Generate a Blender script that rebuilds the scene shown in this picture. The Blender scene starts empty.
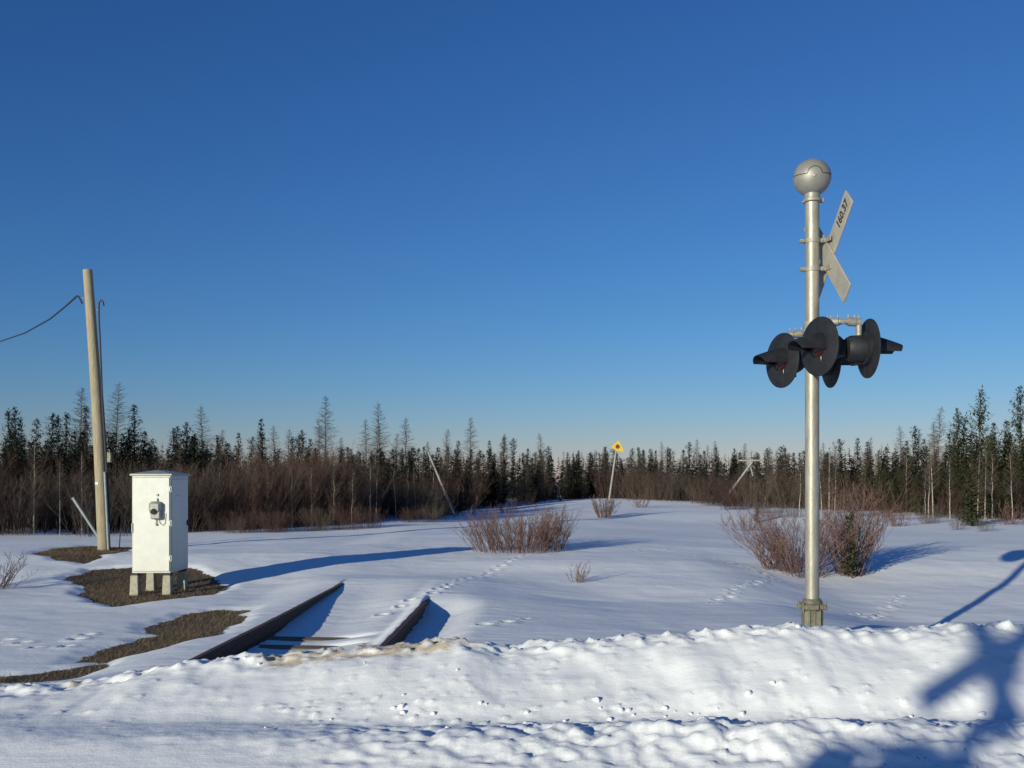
import bpy, math, random
import numpy as np
from mathutils import Vector, Matrix

# ------------------------------------------------------------------ camera, sky, sun, exposure
scene = bpy.context.scene
COL = scene.collection
R = math.radians
SUN_EL, SUN_ROT = 12.0, 216.0          # sun low behind the viewer's left shoulder
H_CAM, F, HZ = 1.6, 995.56, 480.0      # eye height, focal length in pixels, horizon row

cam_d = bpy.data.cameras.new('camera')
cam = bpy.data.objects.new('camera', cam_d); COL.objects.link(cam)
cam.location = (0, 0, H_CAM); cam.rotation_euler = (R(90), 0, 0)
cam_d.sensor_width = 36; cam_d.lens = 35; cam_d.shift_y = 96 / 1024
cam_d.clip_start = 0.1; cam_d.clip_end = 3000
scene.camera = cam

world = bpy.data.worlds.new('World'); scene.world = world; world.use_nodes = True
wn = world.node_tree
sky = wn.nodes.new('ShaderNodeTexSky'); sky.sky_type = 'NISHITA'; sky.sun_disc = False
sky.sun_elevation = R(SUN_EL); sky.sun_rotation = R(SUN_ROT)
sky.altitude = 200; sky.air_density = 1.12; sky.dust_density = 0.0; sky.ozone_density = 7.2
# clear, dry winter air: a little more contrast per channel than the stock sky
sp_ = wn.nodes.new('ShaderNodeSeparateColor'); cb_ = wn.nodes.new('ShaderNodeCombineColor')
wn.links.new(sky.outputs[0], sp_.inputs[0])
for ch_, (p_, a_) in enumerate(((1.32, 1.07), (1.15, 0.85), (1.0, 1.05))):
    pw = wn.nodes.new('ShaderNodeMath'); pw.operation = 'POWER'; pw.inputs[1].default_value = p_
    ml = wn.nodes.new('ShaderNodeMath'); ml.operation = 'MULTIPLY'; ml.inputs[1].default_value = a_
    mn = wn.nodes.new('ShaderNodeMath'); mn.operation = 'MINIMUM'; mn.inputs[1].default_value = 14.0
    wn.links.new(sp_.outputs[ch_], pw.inputs[0]); wn.links.new(pw.outputs[0], ml.inputs[0])
    wn.links.new(ml.outputs[0], mn.inputs[0]); wn.links.new(mn.outputs[0], cb_.inputs[ch_])
wn.links.new(cb_.outputs[0], wn.nodes['Background'].inputs[0])
wn.nodes['Background'].inputs[1].default_value = 0.098

sun_d = bpy.data.lights.new('sun', 'SUN'); sun_d.energy = 4.75; sun_d.angle = R(0.55)
sun_d.color = (1.0, 0.955, 0.75)
sun = bpy.data.objects.new('sun', sun_d); COL.objects.link(sun)
SD = Vector((math.sin(R(SUN_ROT)) * math.cos(R(SUN_EL)), math.cos(R(SUN_ROT)) * math.cos(R(SUN_EL)), math.sin(R(SUN_EL))))
sun.rotation_euler = SD.to_track_quat('Z', 'Y').to_euler(); sun.location = (-20, -30, 20)

vs = scene.view_settings
vs.view_transform = 'Standard'; vs.look = 'None'; vs.gamma = 1; vs.use_curve_mapping = False
vs.exposure = 0.0
scene.cycles.max_bounces = 6
scene.cycles.transparent_max_bounces = 8

def P(px, py, Y):
    return Vector(((px - 512) * Y / F, Y, H_CAM + (HZ - py) * Y / F))
def X_(px, Y):
    return (px - 512) * Y / F

# ------------------------------------------------------------------ materials
def mat(name, color, rough=0.7, metal=0.0, var=0.0, scale=8.0, bump=0.0, bscale=40.0, color2=None, spec=0.5, stretch=None):
    m = bpy.data.materials.new(name); m.use_nodes = True
    n, l = m.node_tree.nodes, m.node_tree.links
    b = n['Principled BSDF']
    b.inputs['Roughness'].default_value = rough; b.inputs['Metallic'].default_value = metal
    b.inputs['Specular IOR Level'].default_value = spec
    b.inputs['Base Color'].default_value = (*color, 1)
    tc = n.new('ShaderNodeTexCoord')
    src = tc.outputs['Object']
    if stretch:
        mp = n.new('ShaderNodeMapping'); mp.inputs['Scale'].default_value = stretch
        l.new(src, mp.inputs[0]); src = mp.outputs[0]
    if var > 0 or color2:
        t = n.new('ShaderNodeTexNoise'); t.inputs['Scale'].default_value = scale; t.inputs['Detail'].default_value = 6
        t.inputs['Roughness'].default_value = 0.65
        l.new(src, t.inputs['Vector'])
        r = n.new('ShaderNodeValToRGB')
        c2 = color2 if color2 else tuple(min(1, c * (1 + var)) for c in color)
        c1 = color if color2 else tuple(c * (1 - var) for c in color)
        r.color_ramp.elements[0].position = 0.35; r.color_ramp.elements[1].position = 0.65
        r.color_ramp.elements[0].color = (*c1, 1); r.color_ramp.elements[1].color = (*c2, 1)
        l.new(t.outputs[0], r.inputs[0]); l.new(r.outputs[0], b.inputs['Base Color'])
    if bump > 0:
        t2 = n.new('ShaderNodeTexNoise'); t2.inputs['Scale'].default_value = bscale; t2.inputs['Detail'].default_value = 4
        l.new(src, t2.inputs['Vector'])
        bp = n.new('ShaderNodeBump'); bp.inputs['Strength'].default_value = 1.0; bp.inputs['Distance'].default_value = bump
        l.new(t2.outputs[0], bp.inputs['Height']); l.new(bp.outputs[0], b.inputs['Normal'])
    return m

def snow_material():
    m = bpy.data.materials.new('snow'); m.use_nodes = True
    n, l = m.node_tree.nodes, m.node_tree.links
    b = n['Principled BSDF']; b.inputs['Roughness'].default_value = 0.75
    b.inputs['Specular IOR Level'].default_value = 0.35
    tc = n.new('ShaderNodeTexCoord'); src = tc.outputs['Object']
    def noise(scale, detail=4, rough=0.6, vec=None):
        t = n.new('ShaderNodeTexNoise'); t.inputs['Scale'].default_value = scale
        t.inputs['Detail'].default_value = detail; t.inputs['Roughness'].default_value = rough
        l.new(vec or src, t.inputs['Vector']); return t.outputs[0]
    def mix(fac, a, bb):
        x = n.new('ShaderNodeMix'); x.data_type = 'RGBA'
        l.new(fac, x.inputs[0])
        for i, v in ((6, a), (7, bb)):
            if isinstance(v, tuple): x.inputs[i].default_value = (*v, 1)
            else: l.new(v, x.inputs[i])
        return x.outputs[2]
    def math_(op, a, bb=None, clamp=False):
        x = n.new('ShaderNodeMath'); x.operation = op; x.use_clamp = clamp
        for i, v in enumerate((a, bb)):
            if v is None: continue
            if isinstance(v, (int, float)): x.inputs[i].default_value = v
            else: l.new(v, x.inputs[i])
        return x.outputs[0]
    def attr(name):
        a = n.new('ShaderNodeAttribute'); a.attribute_name = name; return a.outputs['Fac']
    def sharp(v, lo, hi):
        r = n.new('ShaderNodeMapRange'); r.inputs[1].default_value = lo; r.inputs[2].default_value = hi
        l.new(v, r.inputs[0]); return r.outputs[0]
    n_big = noise(0.9, 5, 0.6); n_mid = noise(9, 5, 0.65); n_fine = noise(60, 3, 0.6)
    snow = mix(n_big, (0.80, 0.815, 0.83), (0.89, 0.90, 0.91))
    # road-sand stain on the crest of the bank
    df = math_('ADD', attr('dirt'), math_('MULTIPLY', math_('SUBTRACT', n_mid, 0.52), 4.0))
    df = sharp(math_('MULTIPLY', attr('dirt'), df), 0.12, 0.95)
    df = math_('MULTIPLY', df, 0.80)
    c = mix(df, snow, (0.50, 0.38, 0.22))
    # flecks of grit
    grit = sharp(noise(34, 2, 0.5), 0.70, 0.74)
    gf = math_('MULTIPLY', grit, attr('grit'))
    c = mix(gf, c, (0.20, 0.16, 0.12))
    # melted patches of last year's grass and gravel
    soil = mix(sharp(noise(26, 6, 0.7), 0.35, 0.65), (0.055, 0.038, 0.024), (0.16, 0.115, 0.066))
    e = math_('ADD', attr('bare'), math_('MULTIPLY', math_('SUBTRACT', n_mid, 0.5), 0.9))
    e = math_('MULTIPLY', sharp(e, 0.45, 0.58), math_('GREATER_THAN', attr('bare'), 0.03))
    c = mix(e, c, soil)
    l.new(c, b.inputs['Base Color'])
    h = math_('ADD', math_('MULTIPLY', n_mid, 0.7), math_('MULTIPLY', n_fine, 0.22))
    mp = n.new('ShaderNodeMapping'); mp.inputs['Scale'].default_value = (0.9, 5.0, 1); mp.inputs['Rotation'].default_value = (0, 0, R(8))
    l.new(src, mp.inputs[0])
    h = math_('ADD', h, math_('MULTIPLY', noise(1.6, 5, 0.6, mp.outputs[0]), 0.9))
    bp = n.new('ShaderNodeBump'); bp.inputs['Strength'].default_value = 1.0; bp.inputs['Distance'].default_value = 0.0065
    l.new(h, bp.inputs['Height']); l.new(bp.outputs[0], b.inputs['Normal'])
    return m

M = {}
M['snow'] = snow_material()
M['alu'] = mat('aluminium_paint', (0.33, 0.31, 0.26), 0.48, 0.4, var=0.2, scale=14, bump=0.0015, bscale=90, stretch=(1, 1, 0.25))
M['bellpaint'] = mat('bell_paint', (0.27, 0.26, 0.23), 0.5, 0.3, var=0.12, scale=10)
M['cast'] = mat('grey_painted_casting', (0.19, 0.18, 0.13), 0.6, 0.3, var=0.25, scale=20, bump=0.003, bscale=60)
M['galv'] = mat('galvanised_fitting', (0.30, 0.28, 0.24), 0.55, 0.3, var=0.2, scale=30)
M['board_back'] = mat('weathered_board_back', (0.37, 0.35, 0.30), 0.6, 0.25, var=0.12, scale=9)
M['black'] = mat('faded_black_enamel', (0.012, 0.013, 0.017), 0.6, 0.0, var=0.35, scale=12)
M['dark'] = mat('dark_line', (0.02, 0.02, 0.02), 0.7)
M['lens'] = mat('unlit_red_lens', (0.055, 0.007, 0.007), 0.18, 0.0, var=0.2, scale=60)
M['rim'] = mat('lens_clip', (0.22, 0.22, 0.22), 0.45, 0.6)
M['white'] = mat('white_board', (0.75, 0.75, 0.73), 0.5)
M['red'] = mat('red_border', (0.5, 0.02, 0.02), 0.5)
M['cab'] = mat('cream_cabinet_paint', (0.60, 0.605, 0.55), 0.45, 0, var=0.05, scale=5, bump=0.005, bscale=3.5)
M['cabroof'] = mat('grey_cabinet_roof', (0.30, 0.31, 0.32), 0.5, 0.2, var=0.15, scale=6)
M['cabtrim'] = mat('cabinet_trim', (0.38, 0.40, 0.34), 0.5, 0.1, var=0.1)
M['conc'] = mat('concrete', (0.36, 0.34, 0.27), 0.85, 0, var=0.2, scale=18, bump=0.004, bscale=60)
M['meter'] = mat('meter_grey', (0.27, 0.28, 0.25), 0.4, 0.2, var=0.1, scale=30)
M['glass'] = mat('dark_meter_glass', (0.03, 0.03, 0.03), 0.12)
M['plate'] = mat('pale_plate', (0.62, 0.64, 0.64), 0.5)
M['pole'] = mat('weathered_pole_wood', (0.24, 0.195, 0.125), 0.85, 0, bump=0.006, bscale=22, color2=(0.37, 0.32, 0.22), scale=9, stretch=(5, 5, 0.3))
M['polewhite'] = mat('pale_bleached_pole', (0.30, 0.29, 0.27), 0.75, 0, var=0.2, scale=9)
M['rod'] = mat('pale_plastic_guard', (0.24, 0.27, 0.28), 0.6, 0, var=0.15, scale=9)
M['cable'] = mat('black_cable', (0.02, 0.022, 0.026), 0.6)
M['rust'] = mat('rusty_rail_steel', (0.050, 0.028, 0.020), 0.8, 0.15, color2=(0.125, 0.066, 0.040), scale=26, bump=0.003, bscale=80)
M['tie'] = mat('old_tie_wood', (0.10, 0.075, 0.05), 0.9, 0, color2=(0.24, 0.18, 0.12), scale=12, bump=0.006, bscale=30, stretch=(0.3, 3, 3))
M['yellow'] = mat('yellow_sign', (0.62, 0.40, 0.03), 0.5, 0, var=0.12, scale=9)
M['rustspot'] = mat('brown_sign_mark', (0.13, 0.035, 0.02), 0.7)
M['needle'] = mat('spruce_needles', (0.010, 0.016, 0.009), 0.85, 0, color2=(0.024, 0.032, 0.016), scale=2.2, spec=0.2)
M['needle2'] = mat('pine_needles', (0.024, 0.040, 0.015), 0.8, 0, color2=(0.070, 0.082, 0.030), scale=2.2, spec=0.2)
M['bark'] = mat('conifer_bark', (0.075, 0.055, 0.042), 0.9, 0, var=0.3, scale=9, spec=0.2)
M['larch'] = mat('larch_twig', (0.085, 0.068, 0.056), 0.9, 0, var=0.25, scale=3, spec=0.2)
M['willow'] = mat('willow_twig', (0.050, 0.030, 0.025), 0.9, 0, color2=(0.098, 0.060, 0.050), scale=1.3, spec=0.2)
M['willow2'] = mat('grey_brush_twig', (0.055, 0.044, 0.037), 0.9, 0, color2=(0.12, 0.095, 0.078), scale=1.5, spec=0.2)
M['willowp'] = mat('near_willow_twig', (0.095, 0.050, 0.042), 0.85, 0, color2=(0.155, 0.096, 0.082), scale=3, spec=0.2)
M['thicket'] = mat('dense_shrub_twig', (0.030, 0.022, 0.018), 0.9, 0, color2=(0.060, 0.043, 0.036), scale=0.8, spec=0.2)
M['birch'] = mat('birch_bark', (0.46, 0.42, 0.37), 0.8, 0, color2=(0.16, 0.12, 0.10), scale=6, stretch=(1, 1, 2.5), spec=0.2)
M['lump'] = mat('loose_snow', (0.84, 0.85, 0.87), 0.75, bump=0.01, bscale=3)
M['grass'] = mat('dead_grass', (0.12, 0.086, 0.047), 0.9, 0, color2=(0.23, 0.17, 0.10), scale=4, spec=0.2)

# ------------------------------------------------------------------ object helpers
def tag(o, label=None, cat=None, group=None, kind=None):
    if label: o['label'] = label
    if cat: o['category'] = cat
    if group: o['group'] = group
    if kind: o['kind'] = kind
    return o

def empty(name, loc=(0, 0, 0), rz=0.0, label=None, cat=None, group=None):
    o = bpy.data.objects.new(name, None); COL.objects.link(o)
    o.empty_display_size = 0.2
    o.location = loc; o.rotation_euler = (0, 0, rz)
    return tag(o, label, cat, group)

def copy_tree(o, parent=None):
    c = o.copy(); COL.objects.link(c); c.parent = parent
    for ch in [x for x in KIDS.get(o.name, [])]:
        KIDS.setdefault(c.name, []).append(copy_tree(ch, c))
    return c
KIDS = {}

class MB:
    def __init__(self): self.v, self.f, self.smooth = [], [], True
    def add(self, verts, faces):
        b = len(self.v); self.v.extend([tuple(x) for x in verts]); self.f.extend([tuple(i + b for i in f) for f in faces]); return self
    def box(self, c, s, rot=None, taper=1.0, bev=0.0):
        hx, hy, hz = s[0] / 2, s[1] / 2, s[2] / 2
        bv = min(bev, hx * .9, hy * .9, hz * .9)
        vs = []
        if bv <= 0:
            for z, k in ((-hz, 1), (hz, taper)):
                for x, y in ((-1, -1), (1, -1), (1, 1), (-1, 1)): vs.append(Vector((x * hx * k, y * hy * k, z)))
            fs = [(0, 3, 2, 1), (4, 5, 6, 7), (0, 1, 5, 4), (1, 2, 6, 5), (2, 3, 7, 6), (3, 0, 4, 7)]
        else:
            rings = [(-hz, -bv), (-hz + bv, 0), (hz - bv, 0), (hz, -bv)]
            for zi, (z, ins) in enumerate(rings):
                k = 1 + (taper - 1) * (z + hz) / (2 * hz)
                X, Y = hx * k + ins, hy * k + ins
                c8 = bv if ins == 0 else bv * .4
                for x, y in ((-X + c8, -Y), (X - c8, -Y), (X, -Y + c8), (X, Y - c8), (X - c8, Y), (-X + c8, Y), (-X, Y - c8), (-X, -Y + c8)):
                    vs.append(Vector((x, y, z)))
            fs = [tuple(reversed(range(8))), tuple(range(24, 32))]
            for r in range(3):
                for i in range(8): fs.append((r * 8 + i, r * 8 + (i + 1) % 8, r * 8 + 8 + (i + 1) % 8, r * 8 + 8 + i))
        if rot is not None: vs = [rot @ q for q in vs]
        c = Vector(c)
        return self.add([q + c for q in vs], fs)
    def tube(self, pts, rad, n=8, caps=True):
        pts = [Vector(p) for p in pts]
        if not hasattr(rad, '__len__'): rad = [rad] * len(pts)
        vs, fs = [], []
        t = (pts[1] - pts[0]).normalized()
        a = t.orthogonal().normalized()
        for i, p in enumerate(pts):
            if i == 0: t = pts[1] - pts[0]
            elif i == len(pts) - 1: t = pts[-1] - pts[-2]
            else: t = (pts[i + 1] - pts[i]).normalized() + (pts[i] - pts[i - 1]).normalized()
            t = t.normalized()
            a = a - t * a.dot(t)
            a = a.normalized() if a.length > 1e-6 else t.orthogonal().normalized()
            b = t.cross(a)
            for k in range(n):
                th = 2 * math.pi * k / n
                vs.append(p + (a * math.cos(th) + b * math.sin(th)) * rad[i])
        for i in range(len(pts) - 1):
            for k in range(n):
                fs.append((i * n + k, i * n + (k + 1) % n, (i + 1) * n + (k + 1) % n, (i + 1) * n + k))
        if caps:
            fs.append(tuple(reversed(range(n)))); fs.append(tuple(range((len(pts) - 1) * n, len(pts) * n)))
        return self.add(vs, fs)
    def lathe(self, prof, n=24, origin=(0, 0, 0), axis=(0, 0, 1)):
        # prof: (radius, distance along axis)
        ax = Vector(axis).normalized(); a = ax.orthogonal().normalized(); b = ax.cross(a); o = Vector(origin)
        vs, fs = [], []
        for r, h in prof:
            for k in range(n):
                th = 2 * math.pi * k / n
                vs.append(o + ax * h + (a * math.cos(th) + b * math.sin(th)) * max(r, 1e-4))
        m = len(prof)
        for i in range(m - 1):
            for k in range(n): fs.append((i * n + k, i * n + (k + 1) % n, (i + 1) * n + (k + 1) % n, (i + 1) * n + k))
        fs.append(tuple(reversed(range(n)))); fs.append(tuple(range((m - 1) * n, m * n)))
        return self.add(vs, fs)
    def build(self, name, m, parent=None, smooth=True):
        me = bpy.data.meshes.new(name); me.from_pydata(self.v, [], self.f); me.update()
        me.materials.append(m)
        o = bpy.data.objects.new(name, me); COL.objects.link(o)
        if parent is not None:
            o.parent = parent; KIDS.setdefault(parent.name, []).append(o)
        if smooth:
            me.polygons.foreach_set('use_smooth', [True] * len(me.polygons))
            try: me.set_sharp_from_angle(angle=R(38))
            except Exception: pass
        return o

# ------------------------------------------------------------------ terrain
RS = np.random.RandomState(11)
_perm = RS.rand(256, 256)
def vnoise(x, y, off=0):
    x = x + off * 17.31 + 500; y = y + off * 9.77 + 500
    xi = np.floor(x).astype(int); yi = np.floor(y).astype(int)
    fx = x - xi; fy = y - yi
    fx = fx * fx * fx * (fx * (fx * 6 - 15) + 10); fy = fy * fy * fy * (fy * (fy * 6 - 15) + 10)
    a = _perm[xi % 256, yi % 256]; b = _perm[(xi + 1) % 256, yi % 256]
    c = _perm[xi % 256, (yi + 1) % 256]; d = _perm[(xi + 1) % 256, (yi + 1) % 256]
    return (a * (1 - fx) + b * fx) * (1 - fy) + (c * (1 - fx) + d * fx) * fy - 0.5
def fbm(x, y, o=4, off=0):
    s = 0; a = 1
    for i in range(o):
        s = s + a * vnoise(x * 2 ** i, y * 2 ** i, off + i * 3); a *= 0.5
    return s
def sstep(x, a, b):
    t = np.clip((x - a) / (b - a), 0, 1); return t * t * (3 - 2 * t)

def rail_x(Y):        # centre line of the left-hand rail
    return -2.69 + 0.0315 * (Y - 9.57)

def sd_poly(X, Y, poly):
    wx_ = .16 * fbm(X / .45, Y / .45, 3, 120); wy_ = .16 * fbm(X / .45, Y / .45, 3, 131)
    X = X + wx_; Y = Y + wy_
    d = np.full(X.shape, 1e9); inside = np.zeros(X.shape, bool)
    n = len(poly)
    for i in range(n):
        ax, ay = poly[i]; bx, by = poly[(i + 1) % n]
        ex, ey = bx - ax, by - ay
        wx, wy = X - ax, Y - ay
        t = np.clip((wx * ex + wy * ey) / (ex * ex + ey * ey + 1e-12), 0, 1)
        d = np.minimum(d, np.hypot(wx - ex * t, wy - ey * t))
        cond = ((ay > Y) != (by > Y)) & (X < (bx - ax) * (Y - ay) / (by - ay + 1e-12) + ax)
        inside ^= cond
    return np.where(inside, d, -d)
def ground_poly(pp, z=-0.08):
    out = []
    for px, py in pp:
        Y = (H_CAM - z) * F / (py - HZ); out.append((X_(px, Y), Y))
    return out
PATCHES = [
    ground_poly([(62, 583), (95, 576), (140, 574), (190, 575), (215, 581), (228, 588), (210, 596), (170, 600), (120, 606), (96, 602), (82, 594), (84, 586)], -0.08),
    ground_poly([(32, 560), (50, 550), (90, 546), (130, 547), (133, 556), (104, 563), (82, 569), (58, 566)], 0.0),
    ground_poly([(140, 626), (185, 612), (228, 607), (248, 611), (244, 626), (218, 640), (172, 652), (110, 660), (70, 660), (88, 648), (130, 640), (165, 632), (142, 630)], -0.05),
    ground_poly([(-60, 676), (20, 671), (60, 666), (104, 661), (108, 667), (70, 678), (20, 680), (-60, 690)], -0.05),
]
def crest_z(X):
    px = np.interp(X, [-8, -3.7, -2.95, -2.25, -1.5, -.8, -.3, -.08, .35, .98, 1.5, 2.15, 2.75, 3.1, 3.7, 8],
                   [.06, .085, .15, .29, .32, .38, .40, .37, .44, .49, .51, .54, .50, .56, .56, .56])
    return px

TRAILS = []
def trail(pts, step=0.34, jit=0.06):
    w = []
    for px, py in pts:
        z = 0.0 if py > 590 else 0.09
        Y = (H_CAM - z) * F / (py - HZ); w.append(Vector((X_(px, Y), Y)))
    rr = random.Random(len(TRAILS) + 3)
    for a, b in zip(w[:-1], w[1:]):
        n = max(1, int((b - a).length / step))
        for i in range(n):
            p = a.lerp(b, i / n); s = (i % 2) * 2 - 1
            TRAILS.append((p.x + rr.uniform(-jit, jit), p.y + rr.uniform(-jit, jit) + s * 0.03, rr.uniform(.035, .06)))
trail([(452, 585), (480, 574), (520, 560), (550, 548)])
trail([(6, 635), (40, 642), (70, 640), (95, 626)], 0.28)
trail([(665, 552), (700, 557), (740, 562), (775, 570), (745, 578), (715, 590), (690, 600)], 0.3)
trail([(590, 545), (640, 553), (665, 556)], 0.5)
trail([(480, 628), (510, 625), (545, 619)], 0.25)
trail([(870, 590), (890, 582), (905, 572)], 0.3)
trail([(850, 588), (866, 592), (884, 586)], 0.16)
trail([(380, 612), (430, 600), (455, 585)], 0.35)

RC = random.Random(5)
CLODS = []
for _ in range(1700):      # little lumps of thrown snow frozen into the foot and face of the bank
    x = RC.uniform(-4.5, 5.0); t = RC.random()
    if t < .55: y = RC.gauss(6.25, .22); r = RC.uniform(.006, .020)*RC.choice([.7,1,1,1.3])
    elif t < .75: y = RC.uniform(6.2, 7.3); r = RC.uniform(.006, .020)
    else: y = RC.uniform(5.0, 6.1); r = RC.uniform(.008, .022)
    if x < -1.5 and RC.random() < .8: continue
    if t >= .75 and x < .3 and RC.random() < .6: continue
    CLODS.append((x, y, r))

def terrain(X, Y, fine=True):
    X = np.asarray(X, float); Y = np.asarray(Y, float)
    # broad form of the clearing beyond the bank
    prof = np.interp(Y, [8.2, 9.5, 12, 13.8, 16, 18, 21, 26, 33, 45, 65, 90, 200],
                     [.02, .05, -.02, -.085, .02, .10, .12, .08, .03, .08, .12, -.1, -.1])
    left = sstep(-X, 2.6, 4.2)
    profL = np.interp(Y, [8, 13.5, 15.6, 17, 19, 22, 27, 33, 45, 65], [-.07, -.06, -.08, .02, .14, .05, -.02, .05, .1, .1])
    g = prof * (1 - left) + profL * left
    far = sstep(Y, 8, 20)
    g = g - .26 * sstep(X, 3.2, 5.6) * sstep(Y, 10.3, 12.6) * (1 - sstep(Y, 16.8, 21))
    g = g + .05 * vnoise(X / 2.2, Y / 1.3, 90) * sstep(Y, 9.5, 11) * (1 - sstep(Y, 22, 30))
    g = g + far * (0.22 * vnoise(X / 9.0 + 3.1, Y / 12.0) + 0.10 * vnoise(X / 3.6, Y / 5.0, 4)) * np.clip(Y / 30, .45, 1.2) * (1 - sstep(Y, 70, 95))
    g = g + 0.30 * np.exp(-(((X - 5.5) / 7.0) ** 2 + ((Y - 62) / 10.0) ** 2))
    if fine:
        g = g + .5 * far * 0.035 * fbm(X / 1.4, Y / 2.4, 4, 7) + 0.010 * fbm(X / .5 + Y * .2, Y / .36, 4, 9) * sstep(Y, 8.5, 10) * (1 - sstep(Y, 20, 30))
    # track bed: snow scooped out on the lee side of each rail
    u = X - rail_x(Y)
    lev = 0.048 + .05 * (sstep(Y, 14.0, 15.3) * (1 - sstep(u, .4, 1.2)) + sstep(Y, 12.1, 13.0) * sstep(u, .4, 1.2) * (1 - .8 * sstep(u, 1.6, 2.6)))
    on = (1 - sstep(Y, 14.4, 15.6))
    depthL = 0.125 * (1 - sstep(Y, 10.5, 15.4)) + .012 * (1 - sstep(Y, 14.8, 15.4)); depthR = 0.125 * (1 - sstep(Y, 12.2, 13.2))
    inner = np.where(u < -0.036, lev, lev - sstep(u, -.034, -.008) * depthL * (1 - 0.55 * sstep(u, 0.55, 1.30)) )
    inner = inner - depthL * 0.10 * sstep(u, .03, .4)
    u2 = u - 1.5
    outer = lev - sstep(u2, -.034, -.008) * depthR * (1 - sstep(u2, .25, .8))
    lx = np.where(u < 0.75, inner, np.where(u2 < -.034, inner * (1 - sstep(u2, -.25, -.04)) + sstep(u2, -.25, -.04) * lev, outer))
    w = sstep(u, -1.1, -.1) * (1 - sstep(u2, .4, 2.6)) * (1 - sstep(Y, 14.8, 17))
    g = g * (1 - w) + lx * w
    for yt_ in (10.1, 10.62): g = g - w * .082 * np.exp(-((u - .92) / .26) ** 2 - ((Y - yt_) / .075) ** 2)
    if fine: g = g + w * .008 * fbm(X / .35, Y / .12, 3, 21)
    # melted patches sit a little lower, behind a soft snow lip
    bare = np.zeros(X.shape)
    for poly in PATCHES:
        d = sd_poly(X, Y, poly)
        sc = 0.10
        bare = np.maximum(bare, np.clip(0.5 + d / (2 * sc), 0, 1))
        g = g - (0.055 if poly is PATCHES[0] else 0.035) * sstep(d, -.22, .10)
    # trail prints
    if fine:
        for x, y, r in TRAILS:
            sel = (np.abs(X - x) < .4) & (np.abs(Y - y) < .4)
            if sel.any():
                d2 = ((X[sel] - x) ** 2 + (Y[sel] - y) ** 2) / (r * r)
                g[sel] += -0.04 * np.exp(-d2) + 0.018 * np.exp(-(np.sqrt(d2) - 1.7) ** 2 * 3)
    # road and the bank the plough has thrown up
    road = 0.0 + 0.012 * fbm(X / .9, Y / .5, 3, 30)
    c = crest_z(X) + 0.035 * fbm(X / .9, Y * 0 + 1.5, 3, 33)
    yc = 7.15 + 0.22 * vnoise(X / 1.6, X * 0, 40)
    foot = 6.12 + .12 * vnoise(X / 1.1, X * 0, 44)
    t = np.clip((Y - foot) / (yc - foot), 0, 1)
    lift = .10 + 0 * X
    lump = fbm(X / .55, Y / .8, 4, 50)
    facez = lift * (1 - t) + c * (1 - (1 - t) ** 1.2) + (0.06 * lump) * np.sin(math.pi * np.clip(t, 0, 1)) ** .6
    facez = np.where(t <= 0, lift, facez)
    # second, lower windrow nearer the road, stronger to the right
    wr = np.interp(X, [-6, -2.2, -.6, .6, 1.2, 5], [.0, .01, .03, .055, .085, .10])
    yw = 5.75 + .12 * vnoise(X / .7, X * 0, 61)
    ramp = sstep(Y, 4.9, 5.9)
    low = road * (1 - ramp) + lift * ramp + wr * np.exp(-((Y - yw) / .26) ** 2) * (1 + .8 * fbm(X / .2, Y / .16, 4, 63)) + .032 * sstep(Y, 5.1, 5.5) * (1 - sstep(Y, 6.0, 6.3)) * sstep(X, -2.0, -.2) * fbm(X / .085, Y / .085, 3, 66)
    # back side of the bank
    tb = np.clip((Y - yc) / (1.15), 0, 1)
    back = c * (1 - sstep(tb, 0, 1)) + g * sstep(tb, 0, 1)
    z = np.where(Y < foot, low, np.where(Y < yc, facez + 0 * low, back))
    blend = sstep(Y, foot - .15, foot + .25)
    z = np.where((Y > foot - .15) & (Y < foot + .25), low * (1 - blend) + facez * blend, z)
    z = np.where(Y < 4.9, road, z)
    crumb = np.exp(-((Y - yc) / .22) ** 2)
    if fine:
        z = z + crumb * (.045 * fbm(X / .16, Y / .16, 4, 70) + .05 * np.maximum(0, fbm(X / .07, Y / .07, 3, 74)))
        band = sstep(Y, 5.2, 5.6) * (1 - sstep(Y, 8.0, 8.6))
        z = z + band * (.004 * fbm(X / .12, Y / .12, 3, 80) * (.35 + 1.2 * np.exp(-((Y - 6.0) / .4) ** 2)))
        nearband = (Y > 4.6) & (Y < 7.8)
        if nearband.any():
            for x, y, r in CLODS:
                R2 = r * 1.2
                sel = nearband & (np.abs(X - x) < R2) & (np.abs(Y - y) < R2)
                if sel.any():
                    d = np.sqrt((X[sel] - x) ** 2 + (Y[sel] - y) ** 2) / r
                    z[sel] += r * .7 * np.sqrt(np.clip(1 - d * d, 0, 1))
    bare = bare * sstep(Y, 8.2, 8.5)
    dirt = crumb * np.interp(X, [-4.2, -3.3, -3.15, -2.95, -1.95, -1.75, -.9, -.3, -.1, .9, 1.2, 1.45], [.0, 0, .9, 0, .25, 1, .95, .95, 0, .05, .55, 0])
    dirt = np.maximum(dirt, .95 * np.exp(-((Y - (yc - .14)) / .15) ** 2) * np.interp(X, [-1.95, -1.7, -.5, -.2], [0, 1, 1, 0]))
    grit = np.clip((5.75 - Y) / .35, 0, 1) * np.interp(X, [.9, 1.5, 5], [.1, 1, 1])
    return z, bare, dirt, grit

def tz(x, y):
    return float(terrain(np.array([x]), np.array([y]), False)[0][0])

def steps(knots):
    out = [knots[0][0]]
    for (a, s0), (b, s1) in zip(knots[:-1], knots[1:]):
        x = a
        while x < b - 1e-6:
            t = (x - a) / (b - a); x += s0 + (s1 - s0) * t
            out.append(min(x, b))
    r = [out[0]]
    for v in out[1:]:
        if v - r[-1] > 1e-4: r.append(v)
    return np.array(r)

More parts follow.
